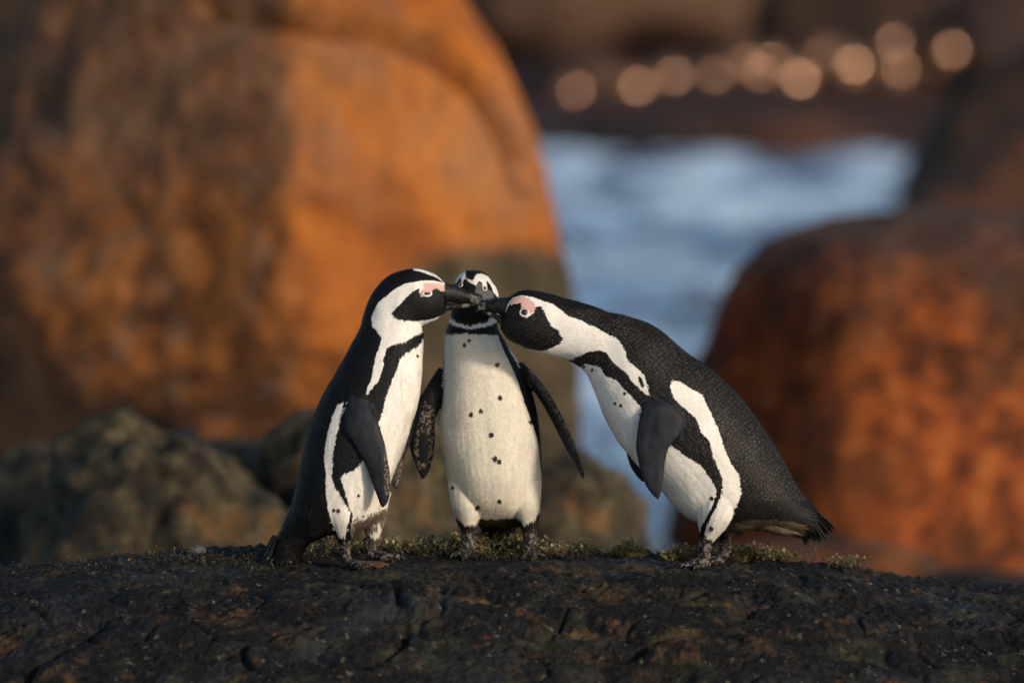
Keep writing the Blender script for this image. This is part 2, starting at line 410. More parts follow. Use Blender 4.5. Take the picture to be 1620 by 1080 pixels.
# wet, flat-faced stones on the far shore that mirror the low sun
m, nt, b = new_mat('wet_stone'); M_WET = m
nt.links.new(ramp(nt, tex_noise(nt, mapping(nt), 20), [(.3, (.05, .03, .02)), (.7, (.12, .07, .045))]), b.inputs['Base Color'])
b.inputs['Roughness'].default_value = 0.1; b.inputs['IOR'].default_value = 1.5; b.inputs['Specular Tint'].default_value = (1, .58, .40, 1)
D4, F4 = ICO[4]
stones = [(908, 148, 1.0), (952, 130, 1.2), (972, 142, 1.1), (1008, 143, .8), (1066, 124, 1.1), (1128, 126, .55), (1177, 104, 1.1), (1222, 102, .55),
          (1262, 132, 1.25), (1302, 92, .85), (1352, 108, 1.2), (1424, 112, 1.0), (1415, 72, .55), (1488, 86, .8), (1508, 80, .4), (944, 122, .6), (1330, 100, .7), (1310, 84, .5), (1245, 128, .5), (1200, 118, .35)]
bpy.context.view_layer.update(); dgs = bpy.context.evaluated_depsgraph_get()
for (px, py, s) in stones:
    ray = Vector(at(px, py, 40) - CAM).normalized()
    okh, hit, hn, _, _, _ = S.ray_cast(dgs, Vector(CAM), ray)
    c = np.array(hit + hn * .05) if okh else at(px, py, 44)
    to_cam = Vector(CAM - c).normalized(); hv = (to_cam + sun_dir).normalized()
    hv = (hv + Vector((random.uniform(-.02, .02), random.uniform(-.02, .02), random.uniform(-.02, .02)))).normalized()
    R = np.array(hv.to_track_quat('Z', 'Y').to_matrix())
    a = .17 * s ** .5; cc = a * a / (0.74 * s ** .5 * random.uniform(.75, 1.45))
    L = D4 * np.array([a, a * random.uniform(.8, 1.1), cc])
    L = L * (1 + .06 * noise(D4 * 1.3 + px)[:, None] * (np.abs(D4[:, 2:3]) < .5))
    o = mesh_obj('wet_stone', L @ R.T + c, F4, M_WET, base=c)
    tag(o, 'small wet stone glinting in the sun on the far shore', 'stone', 'wet stones glinting on the far shore')

# ------------------------------------------------------------------ foreground rock the penguins stand on
M_ROCK = rock_mat('black_lichen_granite', [(0.25, (.0018, .0018, .002)), (0.48, (.0045, .0044, .0047)), (0.62, (.009, .0088, .009)), (0.8, (.032, .028, .024))], 30,
                  [((.085, .042, .018), 13, .575, .68, .8), ((.026, .029, .036), 4.5, .52, .66, .7), ((.15, .12, .085), 55, .61, .70, .8), ((.045, .032, .020), 9, .56, .66, .65), ((.035, .036, .018), 7, .55, .66, .55), ((.11, .035, .014), 30, .66, .72, .8), ((.004, .004, .005), 10, .56, .66, .7)],  # the bluish grey patches paint in a cool sky sheen
                  1.0, 75, 0.75, bd=.010, vcol=(.105, .068, .026), spec=.2)
ridge = np.array([(-900, 1010), (-400, 930), (0, 896), (150, 885), (310, 870), (430, 871), (600, 870), (800, 868), (1000, 871), (1150, 876), (1280, 886), (1350, 898), (1450, 918), (1620, 926), (2000, 960), (2500, 1060)], float)
YR = 0.20
RX = np.array([at(px, py, YR)[0] for px, py in ridge]); RZ = np.array([at(px, py, YR)[2] for px, py in ridge])
prof = np.array([(0.62, -1.3), (0.60, -.75), (.54, -.30), (.44, -.11), (.32, -.035), (.20, 0), (.10, -.001), (0, -.004), (-.15, -.014), (-.30, -.028), (-.42, -.050), (-.54, -.090), (-.66, -.15), (-.78, -.235), (-.90, -.38), (-.98, -.62), (-1.0, -1.0), (-1.0, -1.35)])
dens = np.concatenate([np.linspace(0, 3, 20, endpoint=False), np.linspace(3, 13.4, 430), np.linspace(13.45, 17, 25)])
pc = cat(prof, 1701); pidx = dens / 17 * 1700
PY = np.interp(pidx, np.arange(1701), pc[:, 0]); PZ = np.interp(pidx, np.arange(1701), pc[:, 1])
xs = np.concatenate([np.linspace(-2.1, -1.2, 40, endpoint=False), np.linspace(-1.2, 1.2, 860), np.linspace(1.22, 2.1, 40)])
zr = np.interp(xs, RX, RZ); ker = np.ones(41) / 41
zr = np.convolve(np.pad(zr, 20, 'edge'), ker, 'valid')
endf = np.sqrt(np.clip(1 - (np.abs(xs) / 2.12) ** 6, 0, 1))
nx, ny = len(xs), len(PY)
X = np.repeat(xs[None], ny, 0); Yg = PY[:, None] * (0.35 + .65 * endf[None]); Zg = zr[None] + PZ[:, None] - (1 - endf[None]) * .5
P = np.stack([X.ravel(), Yg.ravel(), Zg.ravel()], 1)
dy = np.gradient(PY); dz = np.gradient(PZ); nl = np.hypot(dy, dz)
Nn = np.repeat(np.stack([0 * dy, dz / nl, -dy / nl], 1)[:, None], nx, 1).reshape(-1, 3)
if Nn[(ny // 2) * nx + 5, 2] < 0: Nn = -Nn
u, v = proj(P)
topw = sstep(-.62, -.3, P[:, 1])
h = .030 * fbm(P * 2.6, 3) + .012 * np.abs(noise(P * 6.5)) + .009 * fbm(P * 11, 4, .5)
for sc_, dp_, wd_ in ((2.3, .022, .035), (4.7, .010, .05)):
    h -= dp_ * np.exp(-(noise(P * np.array([sc_, sc_ * 1.7, sc_ * 1.7]) + 31) / wd_) ** 2)
h = h + .0042 * fbm(P * np.array([45, 45, 60]), 4, .6)
h = h * (1 - .62 * sstep(-.3, -.05, P[:, 1]) * sstep(.45, .2, P[:, 1]))
h += .009 * np.maximum(0, noise(P * 60)) ** 1.0 * topw
for (hx, hy, wx, wy) in ((765, 952, 62, 9), (930, 990, 46, 10), (700, 945, 18, 7)):
    e = np.exp(-(((u - hx) / wx) ** 2 + ((v - hy - .08 * (u - hx)) / wy) ** 2) ** 2)
    h -= .014 * e
hol = np.zeros(len(P))
for (hx, hy, wx, wy) in ((770, 955, 62, 8), (930, 993, 48, 9), (690, 946, 20, 6), (1010, 905, 40, 14), (960, 935, 60, 16), (905, 905, 50, 10), (1085, 1010, 60, 16)):
    e = np.exp(-(((u - hx) / wx) ** 2 + ((v - hy - .08 * (u - hx)) / wy) ** 2))
    hol = np.maximum(hol, sstep(.35, .8, e + .45 * fbm(P * 30, 3)) * (.75 if hy > 940 and hx < 1000 else .32))
P = P + Nn * h[:, None]
i = np.arange(nx * ny).reshape(ny, nx)
F = np.stack([i[:-1, :-1].ravel(), i[:-1, 1:].ravel(), i[1:, 1:].ravel(), i[1:, :-1].ravel()], 1)
rock = mesh_obj('rock_ledge', P, F, M_ROCK, col=np.repeat(hol[:, None], 3, 1))
tag(rock, kind='structure')
dg = bpy.context.evaluated_depsgraph_get()

def ground_z(x, y):
    ok, loc, nrm, _ = rock.ray_cast(Vector((x, y, 3)), Vector((0, 0, -1)))
    return loc.z if ok else 0.8

def on_rock(px, py):
    """point of the rock seen at photo pixel"""
    d = Vector(at(px, py, 0) - CAM).normalized()
    ok, loc, nrm, _ = rock.ray_cast(Vector(CAM), d)
    if ok and loc.y < .5: return np.array(loc)
    return on_rock(px, py + 3) if py < 1000 else None

# ------------------------------------------------------------------ penguins
C = dict(buff=(.30, .25, .18), black=(.0065, .0065, .0075), brown=(.018, .013, .010), white=(.74, .71, .66), cream=(.67, .625, .53), pink=(.60, .37, .34), grey=(.10, .10, .10),
         legd=(.012, .011, .011), legl=(.135, .112, .105), slate=(.015, .017, .023), dirty=(.11, .085, .065), pale=(.60, .52, .48), vent=(.05, .035, .02))

class Bird:
    def __init__(s, y0, front=False):
        s.y0 = y0; s.front = front; s.V = []; s.F = []; s.flow_p = []; s.flow_d = []; s.tagv = []; s.n = 0
    def add(s, lf, kind=0):
        V, F, c = lf
        s.F += [tuple(k + s.n for k in f) for f in F]; s.V.append(V); s.n += len(V)
        d = np.gradient(c, axis=0); d /= np.linalg.norm(d, axis=1)[:, None] + 1e-9
        ns = (len(V) - 2) // len(c); ii = np.concatenate([np.repeat(np.arange(len(c)), ns), [0, len(c) - 1]])
        s.flow_p.append(V); s.flow_d.append(d[ii]); s.tagv.append(np.full(len(V), kind))
    def uv(s, P):
        """side-plane (or front-plane) coordinates of the bird in photo units"""
        dyv = np.abs(P[:, 1] - s.y0) if not s.front else np.maximum(s.y0 - P[:, 1], -.02)
        Q = P.copy(); Q[:, 2] -= dyv * .088; Q[:, 1] = s.y0
        return proj(Q)
    def pairs(s, pr, y=None, wid=None, nseg=32, n=60, ex=2.15, kind=0, ydir=None):
        """loft through (D, V) outline pairs with half widths (photo px) in depth"""
        k = 12 / FPX; Cc, A, B = [], [], []
        for j, row in enumerate(pr):
            (dx, dyy), (vx, vy) = row[0], row[1]; w = row[2]
            yy = s.y0 + (row[3] * k if len(row) > 3 else 0) if y is None else y[j]
            d = at(dx, dyy, yy); v_ = at(vx, vy, yy)
            Cc.append((d + v_) / 2); a = (d - v_) / 2; A.append(a)
            B.append(np.array(ydir if ydir is not None else (0, 1, 0)) * w * k)
        s.add(loft(Cc, A, B, nseg, n, ex), kind)
    def limb(s, pts, r, n=None, kind=0):
        k = 12 / FPX
        P = [at(a, b2, s.y0 + c) for a, b2, c in pts]
        s.add(capsule(P, np.array(r) * k, 16, n), kind)
    def foot(s, ankle, r, heading, size=1.0):
        """ankle (px,py,dy) down to the rock, three webbed toes; heading = direction of toes (x,y)"""
        k = 12 / FPX
        A = at(ankle[0], ankle[1], s.y0 + ankle[2])
        hd = np.array([heading[0], heading[1], 0.0]); hd /= np.linalg.norm(hd); sd = np.array([-hd[1], hd[0], 0])
        gz = ground_z(A[0] + hd[0] * .012, A[1] + hd[1] * .012)
        B = np.array([A[0] + hd[0] * .006, A[1] + hd[1] * .006, gz + .012])
        V, F, c = capsule([A, A * .5 + B * .5, B], np.array(r) * k, 14, 7); s.add((V, F, c), 2)
        claws = []
        tips = []
        for ang, L in ((-.45, .052), (0, .062), (.45, .052)):
            dv = hd * math.cos(ang) + sd * math.sin(ang)
            T = B + dv * L * size; T[2] = ground_z(T[0], T[1]) + .006
            Mi = B * .45 + T * .55; Mi[2] = max(Mi[2], ground_z(Mi[0], Mi[1]) + .008)
            s.add(capsule([B, Mi, T], np.array([.0085, .0075, .0058]) * size, 10, 8), 2); tips.append(T)
            claws.append((T, dv))
        for a_, b_ in ((0, 1), (1, 2)):                                    # web between the toes
            m1 = B * .6 + tips[a_] * .4; m2 = B * .6 + tips[b_] * .4; ctr = (m1 + m2) / 2 + (tips[a_] + tips[b_] - 2 * B) * .08
            s.add(capsule([B, ctr], [.011, .009], 10, 5), 2)
        s.claws = getattr(s, 'claws', []) + claws

def finish(bird, name, label, group, polys, spots, base_px, mott, blades=45000, zones=None, back_tip=None, rows=False):
    s = bird; V = np.vstack(s.V); k = 12 / FPX
    bx = at(base_px[0], base_px[1], s.y0); base = np.array([bx[0], s.y0, ground_z(bx[0], s.y0)])
    root = bpy.data.objects.new(name, None); COL.objects.link(root); root.location = base
    root.empty_display_size = .1
    tag(root, label, 'penguin', group)
    me = bpy.data.meshes.new('raw'); me.from_pydata(V.tolist(), [], s.F); me.update()
    tmp = bpy.data.objects.new('raw', me); COL.objects.link(tmp)
    md = tmp.modifiers.new('r', 'REMESH'); md.mode = 'VOXEL'; md.voxel_size = .0021; md.use_smooth_shade = True
    ms = tmp.modifiers.new('s', 'SMOOTH'); ms.factor = .5; ms.iterations = 6
    dg = bpy.context.evaluated_depsgraph_get(); dg.update()
    me2 = bpy.data.meshes.new_from_object(tmp.evaluated_get(dg))
    bpy.data.objects.remove(tmp); bpy.data.meshes.remove(me)
    nV = len(me2.vertices); co = np.empty(nV * 3, np.float32); me2.vertices.foreach_get('co', co); P = co.reshape(-1, 3).astype(float)
    nr0 = np.empty(nV * 3, np.float32); me2.vertices.foreach_get('normal', nr0)
    P = P + nr0.reshape(-1, 3) * (.0024 * fbm(P * np.array([16, 16, 9]), 2) + .0005 * fbm(P * np.array([55, 55, 22]), 2))[:, None]
    me2.calc_loop_triangles(); nt_ = len(me2.loop_triangles); tri = np.empty(nt_ * 3, np.int32); me2.loop_triangles.foreach_get('vertices', tri); tri = tri.reshape(-1, 3)
    nr = np.empty(nV * 3, np.float32); me2.vertices.foreach_get('normal', nr); nr = nr.reshape(-1, 3)
    fp, fd, ft = np.vstack(s.flow_p), np.vstack(s.flow_d), np.concatenate(s.tagv)
    kd = KDTree(len(fp))
    for q in range(len(fp)): kd.insert(fp[q], q)
    kd.balance()

    def classify(Pt, jit):
        u, v = s.uv(Pt)
        n1 = noise(Pt * 210); n2 = noise(Pt * 210 + 40); n3 = noise(Pt * 60 + 9)
        u = u + jit * (n1 * 1.2 + n3 * 1.0); v = v + jit * (n2 * 1.2 + n3 * 1.0)
        idx = np.array([ft[kd.find(p)[1]] for p in Pt])
        c = np.tile(np.array(C['black']), (len(Pt), 1))
        limbm = idx == 1                                                   # flippers
        for entry in polys:
            key, poly = entry[0], entry[1]; cond = entry[2] if len(entry) > 2 else 'body'
            ins = inside(poly, u, v)
            if cond == 'body': ins &= ~limbm & (idx != 2)
            elif cond == 'flip': ins &= limbm
            elif cond == 'front': ins &= ~limbm & (Pt[:, 1] < s.y0 + .004) & (idx != 2)
            elif cond == 'edge': ins &= np.abs(Pt[:, 1] - s.y0) < .02
            if key == 'mottle':
                mk = noise(Pt * 170 + 3) + .8 * noise(Pt * 380) > .12
                c[ins & mk] = np.array(C['dirty']) * 1.5
            elif key == 'streak':
                mk = noise(Pt * np.array([420, 420, 90]) + 3) + .5 * noise(Pt * 300) > .05
                c[ins & mk] = (.17, .14, .12)
            elif key == 'mottle_leg':
                mk = noise(Pt * 120 + 3) + .5 * noise(Pt * 260) > .05
                c[ins] = C['legd']; c[ins & mk] = C['legl']
            else: c[ins] = C[key]
        u0, v0 = s.uv(Pt)
        for (x, y, r) in spots:
            e = (np.hypot(u0 - x, (v0 - y) * .9) < r * (1.02 + .28 * noise(Pt * 330 + x))) & ~limbm & (idx != 2)
            if s.front: e &= Pt[:, 1] < s.y0
            c[e] = (.045, .035, .025)
        c = c * (1 + .10 * noise(Pt * np.array([38, 38, 14])) + .05 * noise(Pt * np.array([120, 120, 40])))[:, None]
        sl = limbm & (c[:, 2] > .008) & (c[:, 2] < .05)
        c[sl] *= (1 + .6 * noise(Pt[sl] * np.array([70, 70, 30])))[:, None]
        lg = idx == 2
        mk = noise(Pt * 150 + 3) + .6 * noise(Pt * 330) > .16
        c[lg] = C['legd']; c[lg & mk] = C['legl']
        return c, idx, u, v

    cV, idx, u, v = classify(P, .5)
    ca = me2.color_attributes.new('Col', 'FLOAT_COLOR', 'POINT')
    c4 = np.ones((nV, 4), np.float32); c4[:, :3] = cV; ca.data.foreach_set('color', c4.ravel())
    me2.vertices.foreach_set('co', (P - base).astype(np.float32).ravel())
    me2.materials.clear(); me2.materials.append(M_PLUME); me2.name = 'body'
    me2.polygons.foreach_set('use_smooth', np.full(len(me2.polygons), True)); me2.update()
    body = bpy.data.objects.new('body', me2); COL.objects.link(body); body.parent = root
    # --- short overlapping feathers
    a, b_, c_ = P[tri[:, 0]], P[tri[:, 1]], P[tri[:, 2]]
    area = np.linalg.norm(np.cross(b_ - a, c_ - a), axis=1) * .5
    T = rng.choice(nt_, blades, p=area / area.sum())
    r1 = np.sqrt(rng.random(blades)); r2 = rng.random(blades)
    w0, w1, w2 = 1 - r1, r1 * (1 - r2), r1 * r2
    R = a[T] * w0[:, None] + b_[T] * w1[:, None] + c_[T] * w2[:, None]
    nn = nr[tri[T, 0]] * w0[:, None] + nr[tri[T, 1]] * w1[:, None] + nr[tri[T, 2]] * w2[:, None]
    nn /= np.linalg.norm(nn, axis=1)[:, None]
    bc, bi, bu, bv = classify(R, 1.0)
    keep = bi != 2
    fl = np.array([fd[kd.find(p)[1]] for p in R])
    fl = fl + rng.normal(0, .16, fl.shape)
    fl = fl - nn * np.sum(fl * nn, 1)[:, None]; fl /= np.linalg.norm(fl, axis=1)[:, None] + 1e-9
    L = np.full(blades, .0068); Wd = np.full(blades, .0024); lift = np.full(blades, .0013)
    flip = bi == 1; L[flip] = .0035; Wd[flip] = .0022; lift[flip] = .0005
    for (poly, ln, wd_, lf_) in (zones or []):
        z = inside(poly, bu, bv) & ~flip; L[z] = ln; Wd[z] = wd_; lift[z] = lf_
    wh = (bc.mean(1) > .3) & ~flip; lift[wh] *= .35; Wd[wh] *= .8
    for (x, y, r) in spots:
        z = np.hypot(bu - x, bv - y) < r + 7; L[z] = .0035; Wd[z] = .0026
    L *= rng.uniform(.7, 1.25, blades); lift *= rng.uniform(.3, 1.7, blades)
    sd = np.cross(nn, fl)
    e0 = R - fl * L[:, None] * .25 - nn * .0006
    el = R + fl * L[:, None] * .25 + sd * Wd[:, None] * .5 + nn * lift[:, None] * .4
    er = R + fl * L[:, None] * .25 - sd * Wd[:, None] * .5 + nn * lift[:, None] * .4
    et = R + fl * L[:, None] * .8 + nn * lift[:, None]
    e0, el, er, et, bc, nn, bi, bu, bv = (q[keep] for q in (e0, el, er, et, bc, nn, bi, bu, bv))
    nb = len(e0)
    BV = np.stack([e0, er, et, el], 1).reshape(-1, 3)
    BF = np.arange(nb * 4).reshape(-1, 4)
    jit = rng.uniform(.93, 1.05, (nb, 1))
    lum = bc.mean(1, keepdims=True)
    jit = np.where(lum < .06, rng.uniform(.5, 1.8, (nb, 1)), jit)
    bc = bc * jit
    tip = bc.copy()
    if back_tip is not None:
        dk = (lum[:, 0] < .035) & (bi == 0) & (bv > 490) & (bv < 790)
        tip[dk] = np.array(back_tip) * rng.uniform(.4, 1.4, (dk.sum(), 1)); bc[dk] *= .6
        if rows:
            wob = .55 * noise(np.stack([bu, bv, 0 * bu], 1) / 26.0); bp = 1 + .5 * noise(np.stack([bu, bv, 0 * bu + 7], 1) / 40.0)
            al = (bu * .62 + bv * .78) / 6.2 + wob; ac = (-bu * .78 + bv * .62) / 5.4 + .5 * (np.floor(al) % 2)
            on = ((al % 1) > .5) & (np.abs(ac % 1 - .5) < .36)
            m_ = (np.where(on, 1.25, .45) * bp)[:, None]; tip[dk] *= m_[dk]; bc[dk] *= m_[dk]
    BC = np.stack([bc, bc, tip, bc], 1).reshape(-1, 3)
    pl_ = mesh_obj('plumage', BV - base, BF, M_PLUME, parent=root, col=BC)
    pl_['kind'] = 'stuff'
    nrm4 = np.repeat(nn + rng.normal(0, .10, nn.shape) * np.where(lum > .3, .35, 1.0), 4, 0); nrm4 /= np.linalg.norm(nrm4, axis=1)[:, None]
    pl_.data.normals_split_custom_set(nrm4.tolist())
    # --- claws
    for (Tp, dv) in getattr(s, 'claws', []):
        tipp = Tp + dv * .013; tipp[2] = max(ground_z(tipp[0], tipp[1]) + .0005, Tp[2] - .006)
        Vc, Fc, _ = capsule([Tp - dv * .002 + [0, 0, .001], Tp + dv * .007 + [0, 0, .001], tipp], [.0036, .0026, .0006], 8, 6)
        mesh_obj('claw', Vc - base, Fc, M_CLAW, parent=root, col=np.tile((.02, .018, .016), (len(Vc), 1)))
    s.body = body; s.root = root; s.base = base
    bpy.context.view_layer.update()
    return root

def surf(bird, px, py):
    """point and normal of the bird's body seen at photo pixel"""
    o = Vector(CAM); d = Vector(at(px, py, bird.y0) - CAM).normalized()
    ok, loc, nrm, _ = bird.body.ray_cast(o - Vector(bird.base), d)
    if not ok: return at(px, py, bird.y0), np.array([0, -1, 0])
    return np.array(loc) + bird.base, np.array(nrm)

def add_eye(bird, px, py, rx, rz, ring=1.75, slit=1.0):
    k = 12 / FPX
    p, n = surf(bird, px, py)
    n = Vector(n); q = n.to_track_quat('Z', 'Y').to_matrix(); R = np.array(q)
    # local frame: X across, Y up in the surface plane
    up = np.array([0, 0, 1.0]); up -= np.array(n) * (up @ np.array(n)); up /= np.linalg.norm(up); ax = np.cross(up, np.array(n))
    V = D4[:, 0:1] * ax * rx * k + D4[:, 1:2] * up * rz * k + D4[:, 2:3] * np.array(n) * min(rx, rz) * k * .8 + p + np.array(n) * .0006
    mesh_obj('eye', V - bird.base, F4, M_EYE, parent=bird.root)
    t = np.linspace(0, 2 * math.pi, 36, endpoint=False); t2 = np.linspace(0, 2 * math.pi, 8, endpoint=False)
    TV = []; 
    for a_ in t:
        for b_ in t2:
            r = 1.25 + .34 * math.cos(b_)
            TV.append(p + ax * math.cos(a_) * rx * k * r + up * math.sin(a_) * (rz + (r - 1) * rx * .9) * k + np.array(n) * (.0012 + .0013 * math.sin(b_)))
    TF = [(i2 * 8 + j, ((i2 + 1) % 36) * 8 + j, ((i2 + 1) % 36) * 8 + (j + 1) % 8, i2 * 8 + (j + 1) % 8) for i2 in range(36) for j in range(8)]
    low = np.repeat(np.sin(t) < .35, 8)
    tc = np.where(low[:, None], np.array([[.62, .60, .56]]), np.array([[.62, .36, .34]]))
    mesh_obj('eyelid', np.array(TV) - bird.base, TF, M_PLUME, parent=bird.root, col=tc)

def add_bill(bird, upper, lower, band, y=0.0):
    """upper, lower: (top, bottom, halfwidth px) stations"""
    k = 12 / FPX
    for nm, st in (('upper_bill', upper), ('lower_bill', lower)):
        Cc, A, B = [], [], []
        for (a, b2, w) in st:
            d = at(*a, bird.y0 + y); v_ = at(*b2, bird.y0 + y); Cc.append((d + v_) / 2); A.append((d - v_) / 2); B.append(np.array((0, w * k, 0)))
        V, F, c = loft(Cc, A, B, 16, 40, 1.9)
        t = np.concatenate([np.repeat(np.linspace(0, 1, 40), 16), [0, 1]])
        g = sstep(band[0], band[0] + .06, t) * (1 - sstep(band[1], band[1] + .06, t))
        g = g * (.5 + .5 * np.clip(noise(V * 160) * 2, -1, 1))
        V = V + (.0009 * noise(V * 220) + .0007 * noise(V * np.array([60, 300, 500])))[:, None] * np.array([0, 1, 1])
        col = np.array([[.009, .0085, .0075]]) * (1 + 1.6 * np.clip(noise(V * np.array([90, 300, 420]) + 4) * 1.5, -.5, 2))[:, None] * (1 - g[:, None]) + np.array([[.20, .19, .17]]) * g[:, None]
        mesh_obj(nm, V - bird.base, F, M_BILL, parent=bird.root, col=col)

GRP = 'penguins nuzzling on the rock'
# ---------- left penguin, in profile facing right
B = Bird(0.0)
B.pairs([((704, 449), (704, 494), 17), ((688, 434), (690, 506), 27), ((666, 426.5), (679, 510.5), 33), ((640, 427), (669, 513), 36), ((612, 439), (666, 516), 37), ((589, 465), (667, 521), 38),
         ((576, 496), (669, 528), 39), ((569, 521), (669.5, 542), 43), ((555, 547), (669, 565), 51), ((533, 588), (667, 598), 60), ((511, 624), (661.5, 638), 67), ((491, 673), (651, 672), 74),
         ((479, 716), (637, 712), 77), ((468, 768), (618, 762), 73), ((459, 805), (604, 802), 63), ((450, 830), (580, 832), 48), ((444, 845), (520, 845), 36), ((437, 864), (490, 858), 31), ((430, 880), (476, 879), 27), ((424, 891), (464, 893), 20)], n=110, nseg=44)
fy = lambda *v: [B.y0 + q for q in v]
B.pairs([((579, 588), (549, 592), 9), ((584, 628), (547, 636), 10), ((591, 650), (545, 660), 9.5), ((600, 674), (545.5, 682), 9), ((608, 701), (559, 703), 8), ((613, 728), (574, 727), 7), ((616, 756), (585.5, 756), 6), ((615.5, 778), (593.5, 778), 5), ((612, 793), (600, 793), 4), ((606.5, 800.5), (604.5, 801), 1.5)],
        y=fy(-.050, -.080, -.095, -.102, -.105, -.106, -.106, -.105, -.104, -.103), n=50, kind=1)
B.pairs([((662, 640), (640, 640), 8), ((652, 690), (628, 690), 8), ((642, 722), (618, 724), 7), ((635, 750), (616.5, 750), 6), ((631, 767), (621, 767), 4), ((628, 774), (626, 774), 1.5)],
        y=fy(.06, .085, .09, .09, .088, .086), n=30, kind=1)
B.limb([(537, 775, -.045), (540, 812, -.05), (545, 850, -.048)], [34, 27, 11], 12)
B.limb([(588, 780, .03), (590, 815, .04), (590, 848, .04)], [30, 21, 10], 12)
B.foot((544, 850, -.048), (10, 9, 9), (.9, -.45)); B.foot((583, 850, .04), (10, 9, 9), (1, -.25))
polyL = [('white', [(690, 520), (669, 535), (665, 542), (650, 554), (633.5, 566), (629, 583), (621.5, 600), (615.5, 617), (612, 628), (607, 647), (600, 666), (588, 690), (580, 710), (574, 727), (565, 738), (553, 745), (545, 748), (541, 755), (548, 775), (554, 800), (560, 811), (556, 826), (562, 846), (600, 856), (640, 850), (720, 600)]),
         ('white', [(712, 452), (702, 447.5), (684, 444), (665, 444.5), (646, 448), (631, 454), (617, 464), (602, 476), (592.6, 489), (588, 503.5), (590, 515.6), (598.6, 525), (604.7, 532.4), (602, 544.5), (597.5, 559), (592.6, 578), (590, 597.5), (583, 612), (580, 631), (590, 614), (600, 602), (607, 583), (609.5, 566), (613, 551.7), (624, 544.5), (641, 541), (655, 532.4), (669, 525), (690, 520), (712, 500)]),
         ('white', [(554, 633), (537, 637.5), (529, 655), (522, 679), (517, 703), (515.4, 727), (518, 749), (518, 781), (522, 808), (529, 832), (537, 848), (547.6, 846), (553, 824), (556.5, 808), (544, 786), (533, 767), (527.5, 749), (529, 727), (531.5, 706), (537, 682), (542, 660)]),
         ('white', [(650, 420), (686, 428), (710, 445), (703, 448), (685, 436.5), (655, 428)], 'edge'),
         ('dirty', [(560, 826), (585, 818), (612, 810), (606, 820), (585, 830), (570, 846), (558, 842)]), ('mottle', [(556, 818), (590, 810), (612, 806), (606, 836), (575, 850), (556, 846)]),
         ('black', [(664, 456), (653, 462.6), (638, 477), (628.8, 486.7), (620, 496), (626, 503.5), (641, 507.5), (660, 508.5), (684, 504.5), (703, 496), (720, 490), (720, 458), (704, 461), (700, 462), (691, 456.6), (686, 459), (683, 468), (668, 470), (664, 462)]),
         ('pink', [(671, 449), (684, 447.4), (698, 448.5), (704, 452), (704, 462), (700, 461.5), (692, 456.8), (686, 459), (683, 467), (666, 467), (665, 460), (671, 457)]),
         ('slate', [(500, 640), (560, 625), (600, 640), (660, 640), (660, 830), (500, 830)], 'flip'), ('mottle', [(610, 700), (640, 700), (640, 780), (610, 780)], 'flip')]
spotsL = [(530, 805, 2.6), (537, 806, 2.8), (569, 782, 2.2), (557, 815, 2), (661, 563, 2)]
finish(B, 'penguin', 'upright penguin at left in profile facing right, hanging dark flipper, tail touching the rock', GRP, polyL, spotsL, (545, 880), None, 85000,
       zones=[([(400, 800), (500, 800), (520, 860), (480, 910), (400, 910)], .032, .005, .003), ([(560, 400), (720, 400), (720, 515), (560, 515)], .0042, .0024, .0006), ([(525, 825), (615, 810), (615, 860), (525, 860)], .014, .002, .003)], back_tip=(.015, .016, .020))
add_eye(B, 675.5, 464.5, 5.4, 2.6)
add_bill(B, [((697, 446), (697, 478), 15), ((706, 448), (706, 478), 13), ((718, 450), (718, 478), 10), ((732, 457), (732, 478.5), 7.5), ((746, 465), (746, 479), 5.5), ((757, 471), (757, 484), 4), ((763, 479), (762, 489), 1.5)],
         [((697, 478.5), (697, 496), 14), ((708, 479), (708, 492), 11), ((722, 479.5), (722, 488.5), 8), ((738, 480), (738, 486.5), 5.5), ((751, 481), (751, 484), 2)], (.62, .80))
PL = B

# ---------- middle penguin, facing the camera
B = Bird(0.15, True); k = 12.15 / FPX
st = [(428.6, 741, 756, 8, -22), (431, 732, 764, 16, -22), (436, 725.5, 771, 24, -24), (445, 720.5, 779, 32, -26), (458, 718, 786, 38, -28), (472, 717, 789, 40, -28), (487, 715, 789, 40, -24), (500, 712.5, 787, 40, -16), (515, 709, 786, 43, -8), (530, 705, 792, 50, -4), (550, 703, 806, 58, -2),
      (575, 702, 822, 64, 0), (600, 701, 833, 70, -2), (630, 699, 844, 76, -4), (660, 697, 850, 80, -6), (690, 697, 854, 83, -8), (720, 701, 856.5, 84, -8), (750, 706, 857, 82, -6), (780, 711, 856, 74, -2), (800, 717, 853, 64, 6), (815, 726, 846, 50, 14), (826, 742, 834, 34, 22), (832, 762, 815, 18, 26)]
Cc, A, Bv = [], [], []
for (py, xl, xr, dp, oy) in st:
    l = at(xl, py, B.y0 + oy * k); r = at(xr, py, B.y0 + oy * k)
    Cc.append((l + r) / 2); A.append((r - l) / 2); Bv.append(np.array((0, dp * k, 0)))
B.add(loft(Cc, A, Bv, 44, 110, 2.15))
